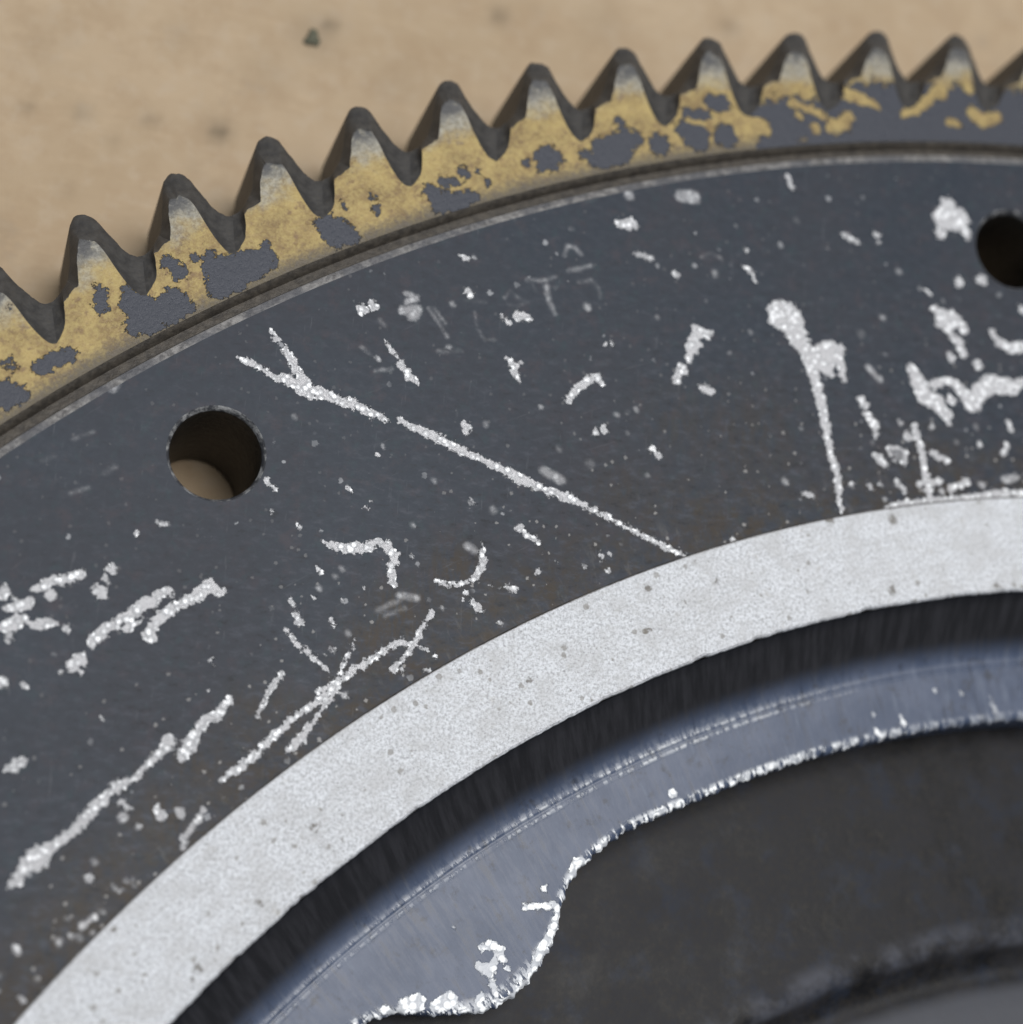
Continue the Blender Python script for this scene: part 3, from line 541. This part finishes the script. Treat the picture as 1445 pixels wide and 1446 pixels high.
def field(P, marks, floor=-0.5):
    """signed distance (inside positive) to variable-width strokes, and the strength of the winning stroke"""
    sd = np.full(len(P), floor, dtype=np.float64); st = np.ones(len(P))
    for a, pts in marks:
        pts = [tuple(p) for p in pts]
        if len(pts) == 1:
            x, y, w = pts[0]; pts = [pts[0], (x + .05, y - .05, w)]
        for (x0, y0, w0), (x1, y1, w1) in zip(pts[:-1], pts[1:]):
            pad = max(w0, w1) / 2 - floor
            ix = np.where((P[:, 0] > min(x0, x1) - pad) & (P[:, 0] < max(x0, x1) + pad) &
                          (P[:, 1] > min(y0, y1) - pad) & (P[:, 1] < max(y0, y1) + pad))[0]
            if len(ix) == 0: continue
            q = P[ix]; dx, dy = x1 - x0, y1 - y0; L2 = dx * dx + dy * dy + 1e-9
            t = np.clip(((q[:, 0] - x0) * dx + (q[:, 1] - y0) * dy) / L2, 0, 1)
            d = np.hypot(q[:, 0] - x0 - t * dx, q[:, 1] - y0 - t * dy)
            v = (w0 + (w1 - w0) * t) / 2 - d
            better = v > sd[ix]
            sd[ix[better]] = v[better]; st[ix[better]] = a
    return sd, st

def revolve(name, prof, mat, parent, ncol=720, smooth=40):
    a = np.linspace(0, 2 * PI, ncol, endpoint=False)
    r = np.array([p[0] for p in prof])[:, None]; z = np.array([p[1] for p in prof])[:, None]
    V = np.stack([r * np.cos(a), r * np.sin(a), z + 0 * a], -1).reshape(-1, 3)
    return build(name, V, grid_faces(len(prof), ncol, True), mat, parent, smooth=smooth)

# ------------------------------------------------------------------ setting: cardboard
Z_CARD = -9.05
def make_card():
    # finer cells where the photograph looks
    def axis(lo, hi, f0, f1, fine, coarse):
        return np.unique(np.concatenate([np.arange(lo, f0, coarse), np.arange(f0, f1, fine), np.arange(f1, hi + coarse, coarse)]))
    xs = axis(-420, 420, -90, 20, .5, 30.); ys = axis(-420, 420, 60, 125, .5, 30.)
    X, Y = np.meshgrid(xs, ys)
    P = np.stack([X.ravel(), Y.ravel()], 1)
    st = np.zeros(len(P))
    for a, pts in CARD_STAINS:
        x, y, w = pts[0]
        st = np.maximum(st, a * np.exp(-((P[:, 0] - x) ** 2 + (P[:, 1] - y) ** 2) / (2 * (w * .42) ** 2)))
    Z = Z_CARD + .05 * np.sin(X * .09 + Y * .05) * np.clip((np.hypot(X, Y) - 101) / 20, 0, 1)
    V = np.stack([X.ravel(), Y.ravel(), Z.ravel()], 1) * S
    o = build("cardboard_surface", V, grid_faces(len(ys), len(xs)), M['card'], attrs={'stain': st})
    o["kind"] = "structure"
make_card()

# ------------------------------------------------------------------ the flywheel
fly = bpy.data.objects.new("flywheel", None)
col.objects.link(fly)
fly.empty_display_size = 10
fly.scale = (S, S, S)
fly["label"] = "scratched dark grey steel flywheel with gold-coated ring gear, lying on brown cardboard"
fly["category"] = "flywheel"

R_BAND_OUT, R_BAND_IN, R_FACE = 73.09, 68.13, 91.80

def make_face():
    VV, FF, n = [], [], 0
    half = PI / 12
    hb = 3.2
    for j in range(12):
        ac = HOLE_A + j * PI / 6
        step = .10 if j in (0, 1, 2) else .9
        def ax(a, b, s): return np.linspace(a, b, max(2, int(round((b - a) / s)) + 1))
        da = hb / BOLT_R
        t0 = ax(-half, -da, step / 83); t1 = ax(-da, da, step / 86); t2 = ax(da, half, step / 83)
        r0 = ax(R_BAND_OUT, BOLT_R - hb, step); r1 = ax(BOLT_R - hb, BOLT_R + hb, step); r2 = ax(BOLT_R + hb, R_FACE, step)
        T = np.concatenate([t0, t1[1:], t2[1:]]); Rr = np.concatenate([r0, r1[1:], r2[1:]])
        c0, c1 = len(t0) - 1, len(t0) - 1 + len(t1) - 1
        q0, q1 = len(r0) - 1, len(r0) - 1 + len(r1) - 1
        A, Q = np.meshgrid(ac + T, Rr)
        V = np.stack([Q * np.cos(A), Q * np.sin(A), 0 * A], -1).reshape(-1, 3)
        nr, nc = len(Rr), len(T)
        F = grid_faces(nr, nc)
        ii = np.repeat(np.arange(nr - 1), nc - 1); jj = np.tile(np.arange(nc - 1), nr - 1)
        F = F[~((ii >= q0) & (ii < q1) & (jj >= c0) & (jj < c1))]
        # ring of faces between the square opening and the round hole
        loop = [(q0, c) for c in range(c0, c1)] + [(q, c1) for q in range(q0, q1)] + \
               [(q1, c) for c in range(c1, c0, -1)] + [(q, c0) for q in range(q1, q0, -1)]
        idx = np.array([q * nc + c for q, c in loop])
        B = V[idx]; ctr = np.array([BOLT_R * math.cos(ac), BOLT_R * math.sin(ac), 0])
        D = B - ctr; D /= np.linalg.norm(D, axis=1, keepdims=True)
        C = ctr + D * HOLE_R
        K = 12 if step < .5 else 3
        rings = [B + (C - B) * (s / K) for s in range(1, K + 1)]
        m = len(idx); base = len(V)
        V = np.concatenate([V] + rings)
        ids = [idx] + [base + np.arange(m) + s * m for s in range(K)]
        ex = []
        for s in range(K):
            a, b = ids[s], ids[s + 1]
            ex.append(np.stack([a, np.roll(a, -1), np.roll(b, -1), b], 1))
        F = np.concatenate([F] + ex)
        VV.append(V); FF.append(F + n); n += len(V)
    V = np.concatenate(VV); F = np.concatenate(FF)
    sd, st = field(V[:, :2], FACE_MARKS)
    gr = np.zeros(len(V))
    for a, pts in FACE_GRIME:
        x, y, w = pts[0]
        gr = np.maximum(gr, a * np.exp(-((V[:, 0] - x) ** 2 + (V[:, 1] - y) ** 2) / (2 * (w * .5) ** 2)))
    return build("painted_face", V, F, M['face'], fly, smooth=0, attrs={'mark': sd, 'mark_strength': st, 'grime': gr})
make_face()

def make_holes():
    prof = [(HOLE_R, 0.0), (HOLE_R - .05, -.06), (HOLE_R - .16, -.26), (HOLE_R - .17, -.5), (HOLE_R - .17, -4.0), (HOLE_R - .17, -8.6), (HOLE_R + .6, -8.7)]
    a = np.linspace(0, 2 * PI, 72, endpoint=False)
    r = np.array([p[0] for p in prof])[:, None]; z = np.array([p[1] for p in prof])[:, None]
    V = np.stack([r * np.cos(a), r * np.sin(a), z + 0 * a], -1).reshape(-1, 3)
    first = build("bolt_hole", V, grid_faces(len(prof), 72, True)[:, ::-1], M['hole'], fly)
    for j in range(12):
        o = first if j == 0 else first.copy()
        if j: col.objects.link(o)
        ac = HOLE_A + j * PI / 6
        o.location = (BOLT_R * math.cos(ac), BOLT_R * math.sin(ac), 0)
        o.rotation_euler = (0, 0, 1.7 * j)
make_holes()

# worn outer edge and the dirty groove before the gear
revolve("rim_edge", [(R_FACE, 0.0), (R_FACE + .08, -.006), (R_FACE + .36, -.075), (R_FACE + .42, -.20), (R_FACE + .46, -.62), (92.75, -.72), (92.75, -8.6), (89.6, -8.7)], M['rim'], fly, 1440, 30)

# bright machined band with a nicked inner edge
def make_band():
    nc = 3600
    a = np.linspace(0, 2 * PI, nc, endpoint=False)
    def wob(seed, amp, ks):
        g = np.random.default_rng(seed); w = 0
        for kf in ks: w = w + np.sin(a * kf + g.uniform(0, 6.28)) * g.uniform(.4, 1)
        return amp * w / len(ks)
    nick = np.zeros(nc)
    g = np.random.default_rng(3)
    for _ in range(420):
        c = g.uniform(0, 2 * PI); w = g.uniform(.0015, .006); d = g.uniform(.01, .06)
        nick += d * np.exp(-((np.angle(np.exp(1j * (a - c)))) / w) ** 2)
    o_w = wob(1, .05, (60, 143, 311, 517, 760)); i_w = wob(2, .05, (81, 205, 402, 655, 901))
    rows = [(R_BAND_OUT + o_w * .6, -.05), (R_BAND_OUT - .05 + o_w, .012), (R_BAND_OUT - .35, .015), (71.4, .015), (69.8, .015), (68.7, .015),
            (R_BAND_IN + .10 + i_w + nick, .01), (R_BAND_IN + i_w + nick, -.06), (R_BAND_IN - .03 + i_w * .7 + nick * .7, -.22)]
    V = np.concatenate([np.stack([r * np.cos(a), r * np.sin(a), z + 0 * a], -1) for r, z in rows])
    return build("machined_band", V, grid_faces(len(rows), nc, True), M['band'], fly, smooth=25)
make_band()

# inner step: undercut cove, ridge and ledge with lugs
LUG = np.array([(-.190, 61.86), (-.140, 61.96), (-.116, 61.76), (-.090, 61.39), (-.074, 60.81), (-.063, 60.11), (-.049, 59.26), (-.031, 58.74), (-.010, 58.31), (.008, 58.25),
                (.030, 58.45), (.063, 59.78), (.087, 61.11), (.110, 61.76), (.135, 61.91), (.190, 61.86)])
def ledge_edge(a):
    d = np.angle(np.exp(1j * (a - 2.245) * 6)) / 6          # six lugs round the wheel
    return np.interp(d, LUG[:, 0], LUG[:, 1], left=61.83, right=61.83)
def make_step():
    dense = np.arange(1.55, 2.72, .0015)
    rest = np.linspace(2.72, 1.55 + 2 * PI, 300)[:-1]
    a = np.concatenate([dense, rest])
    b = ledge_edge(a)
    b = np.convolve(np.concatenate([b[-4:], b, b[:4]]), np.ones(9) / 9, 'valid')
    rag = .05 * np.sin(a * 410) + .04 * np.sin(a * 1130 + 1) + .03 * np.sin(a * 733 + 2)
    Z0 = 0 * a
    rows = [(68.10 + Z0, -.20), (68.04 + Z0, -.6), (67.6 + Z0, -1.05), (67.0 + Z0, -1.62), (66.5 + Z0, -2.08), (66.1 + Z0, -2.42), (65.8 + Z0, -2.64), (65.5 + Z0, -2.81), (65.2 + Z0, -2.92),
            (65.0 + Z0, -2.965), (64.88 + Z0, -2.955), (64.80 + Z0, -2.975), (64.74 + Z0, -3.0), (64.66 + Z0, -2.975), (64.56 + Z0, -2.965), (64.4 + Z0, -2.98)]
    V = [np.stack([r * np.cos(a), r * np.sin(a), z + 0 * a], -1) for r, z in rows]
    line = np.interp(a, [1.55, 1.86, 1.95, 2.02, 2.10, 2.22, 2.33, 2.45], [0, 0, .35, .6, .6, .3, .2, .08], right=0)  # ridge highlights, painted into the colour, strongest in mid-arc
    along = np.interp(a, [1.55, 1.80, 1.90, 1.98, 2.16, 2.36, 2.42, 2.7], [.15, .25, .75, 1, 1, 1, .5, .2], right=.3)  # painted brightness of the worn edge's highlight by angle
    mk = [(line / along * (1 if i in (10, 14) else .25 if i in (9, 11, 13) else .08) if 8 <= i <= 15 else 0 * a) for i in range(len(rows))]
    inner = b + .32
    for t in np.linspace(0, 1, 42)[1:]:
        r = 64.4 + (inner - 64.4) * t
        z = -2.98 - .03 * t - .035 * (64.4 - r)
        V.append(np.stack([r * np.cos(a), r * np.sin(a), z], -1))
        mk.append(np.clip((t - .90) / .1, 0, 1) + 0 * a)
    zb = z
    for dr, dz in ((.22, -.03), (.12, -.09), (.04, -.20), (0, -.36), (-.02, -.7), (.0, -1.6), (.02, -3.4)):
        r = b + dr + rag * (1 if dz > -.5 else .3)
        V.append(np.stack([r * np.cos(a), r * np.sin(a), zb + dz], -1))
        mk.append((1.0 if dz > -.3 else .0) + 0 * a)
    nr = len(V)
    V = np.concatenate(V)
    glint = np.concatenate([m * along for m in mk])
    sd, st = field(V[:, :2], LEDGE_MARKS)
    sd[:len(a) * 14] = -.5
    return build("inner_step", V, grid_faces(nr, len(a), True), M['step'], fly, smooth=50, attrs={'mark': sd, 'mark_strength': st, 'wear_glint': glint})
make_step()

revolve("web", [(64.2, -6.5), (62.2, -6.45), (61.2, -6.25), (59.5, -6.05), (56.0, -5.95), (53.5, -5.85), (52.2, -5.72), (51.5, -5.6), (51.0, -5.58), (50.6, -5.72), (50.2, -6.1), (49.8, -6.45), (49.3, -6.6), (48.8, -6.5),
                (48.2, -6.25), (47.4, -6.05), (46.4, -5.95), (44, -5.95), (30, -5.95), (29.5, -5.7), (29.2, -5), (28.6, -4.8), (16, -4.8), (15.6, -5), (15.5, -8.7)], M['web'], fly, 720, 40)

# ------------------------------------------------------------------ ring gear and its teeth
gear = revolve("ring_gear", [(92.72, -8.6), (92.72, -.78), (92.80, -.62), (92.95, -.42), (93.08, -.33), (93.16, -.36), (93.2, -8.0), (92.72, -8.2)], M['rim'], fly, 1440, 30)

NT_TEETH = 124
FRONT = [(-4.60, 95.00), (-4.17, 95.19), (-3.74, 95.54), (-3.35, 96.24), (-3.2, 96.60), (-2.15, 96.86), (-1.8, 97.49), (-1.45, 98.19), (-1.1, 98.64), (-.9, 98.72), (-.7, 98.68), (-.5, 98.58), (-.28, 98.39),
         (-.18, 97.74), (-.15, 96.84), (-.08, 96.04), (.05, 95.44), (.24, 95.14), (.467, 95.00)]
FULL = [(-3.467, 97.01), (-3.3, 97.03), (-3.1, 97.08), (-2.9, 97.16), (-2.65, 97.28), (-2.2, 97.56), (-1.8, 98.06), (-1.3, 98.86), (-.95, 99.46), (-.65, 99.86), (-.25, 100.06), (.2, 99.94), (.5, 99.61),
        (.65, 98.86), (.85, 98.06), (1.0, 97.56), (1.15, 97.26), (1.35, 97.08), (1.60, 97.01)]
CUTS = [0] + [4, 5] + [len(FRONT) - 1]
def dens(L):
    """catmull-rom through the outline, keeping the step corner crisp"""
    P = np.array(L); out = []
    for i in range(len(P) - 1):
        p0 = P[max(i - 1, 0)]; p1 = P[i]; p2 = P[i + 1]; p3 = P[min(i + 2, len(P) - 1)]
        if i in (4,): n = 10
        else: n = 4
        if i in (3,): p3 = p2 + (p2 - p1)
        if i == 4: p0 = p1 - (p2 - p1); p3 = p2 + (p2 - p1)
        if i == 5: p0 = p1 - (p2 - p1)
        for s in range(n):
            t = s / n
            out.append(.5 * ((2 * p1) + (-p0 + p2) * t + (2 * p0 - 5 * p1 + 4 * p2 - p3) * t * t + (-p0 + 3 * p1 - 3 * p2 + p3) * t ** 3))
    out.append(P[-1])
    return np.array(out)
def uv_xyz(u, r, z):
    th = u / 100.0
    return np.stack([r * np.sin(th), r * np.cos(th), z + 0 * u], -1)

def tooth_mesh(k, detail):
    g = np.random.default_rng(100 + k)
    f = dens(FRONT); u_ = dens(FULL)
    if detail:
        # small individual irregularities of the cut and the wear
        wob = np.convolve(g.normal(size=len(f) + 6), np.ones(7) / 7, 'valid')
        env = np.sin(np.linspace(0, PI, len(f))) ** .5
        f = f + np.stack([0 * wob, wob * .16 * env], 1)
        f[:, 1] -= .25 * g.uniform(-.6, 1.0) * np.exp(-((f[:, 0] + .7) / .7) ** 2)
        w2 = np.convolve(g.normal(size=len(f) + 6), np.ones(7) / 7, 'valid')
        u_ = u_ + np.stack([w2 * .06 * env, w2 * .11 * env], 1)
    f[0] = FRONT[0]; f[-1] = FRONT[-1]; u_[0] = FULL[0]; u_[-1] = FULL[-1]
    rows = []; NR = 34 if detail else 6
    for t in np.linspace(0, 1, NR):
        rows.append(uv_xyz(f[:, 0], 93.10 + (f[:, 1] - .03 - 93.10) * t, -.30))
    nfront = NR - 1
    for t, dz in ((0, -.315), (.08, -.39), (.35, -.66), (.70, -.97), (.93, -1.14), (1.0, -1.24)):
        p = f + (u_ - f) * t
        rows.append(uv_xyz(p[:, 0], p[:, 1], dz))
    rows.append(uv_xyz(u_[:, 0], u_[:, 1], -4.0)); rows.append(uv_xyz(u_[:, 0], u_[:, 1], -7.6))
    rows.append(uv_xyz(u_[:, 0], u_[:, 1] - .25, -7.95)); rows.append(uv_xyz(u_[:, 0], 93.2 + 0 * u_[:, 1], -7.95))
    nr, nc = len(rows), len(f)
    V = np.concatenate(rows); F = grid_faces(nr, nc)[:, ::-1]
    mi = np.repeat((np.arange(nr - 1) >= nfront).astype(int), nc - 1)
    return V, F, mi

def make_teeth():
    pitch = 2 * PI / NT_TEETH
    shared = None
    for i in range(NT_TEETH):
        k = i - 6
        ang = A0 - pitch * k                      # direction of the tooth
        near = -3 <= k <= 13
        rz = ang - PI / 2
        if near:
            V, F, mi = tooth_mesh(k, True)
            c, s = math.cos(rz), math.sin(rz)
            W = np.stack([V[:, 0] * c - V[:, 1] * s, V[:, 0] * s + V[:, 1] * c], 1)
            chip, _ = field(W, GOLD_CHIPS, -1.0)
            isl, _ = field(W, GOLD_ISLANDS, -1.0)
            if k >= 8:                                   # here the gold survives only as islands below the tips
                rr = np.hypot(V[:, 0], V[:, 1])
                chip = np.maximum(chip, np.clip(((95.75 if k == 8 else 96.45) - rr) * .45, -1, .26))
            sd = np.minimum(chip, -isl * 1.3 - .12)
            if k in (6, 7): sd = sd + .08
            if k < -1 or k > 11: sd = sd + .35
            o = build("tooth", V, F, [M['gold'], M['gear']], gear, mat_idx=mi, smooth=32, attrs={'chip': np.clip(sd, -.55, .6)})
        else:
            if shared is None:
                V, F, mi = tooth_mesh(50, False)
                o = build("tooth", V, F, [M['gold'], M['gear']], gear, mat_idx=mi, smooth=32, attrs={'chip': np.full(len(V), -.05)})
                shared = o.data
            else:
                o = bpy.data.objects.new("tooth", shared); col.objects.link(o); o.parent = gear
        o.rotation_euler = (0, 0, rz)
make_teeth()

# ------------------------------------------------------------------ crumb of dirt on the cardboard
def make_crumb():
    x, y, w = CRUMB[0][1][0]
    g = np.random.default_rng(5)
    nr, nc = 9, 14
    V = []
    for i in range(nr):
        th = PI * i / (nr - 1)
        for j in range(nc):
            ph = 2 * PI * j / nc
            q = 1 + .28 * math.sin(3 * ph + 2 * th) + .15 * g.normal() * math.sin(th)
            V.append((.34 * w * q * math.sin(th) * math.cos(ph) * 1.2, .50 * w * q * math.sin(th) * math.sin(ph), .22 * w * (math.cos(th) + .8)))
    o = build("dirt_crumb", np.array(V) * S, grid_faces(nr, nc, True), M['crumb'])
    o.location = (x * S, y * S, (Z_CARD - .04) * S)
    o["label"] = "small dark greenish crumb of dirt on the cardboard beyond the gear teeth"
    o["category"] = "dirt crumb"
make_crumb()
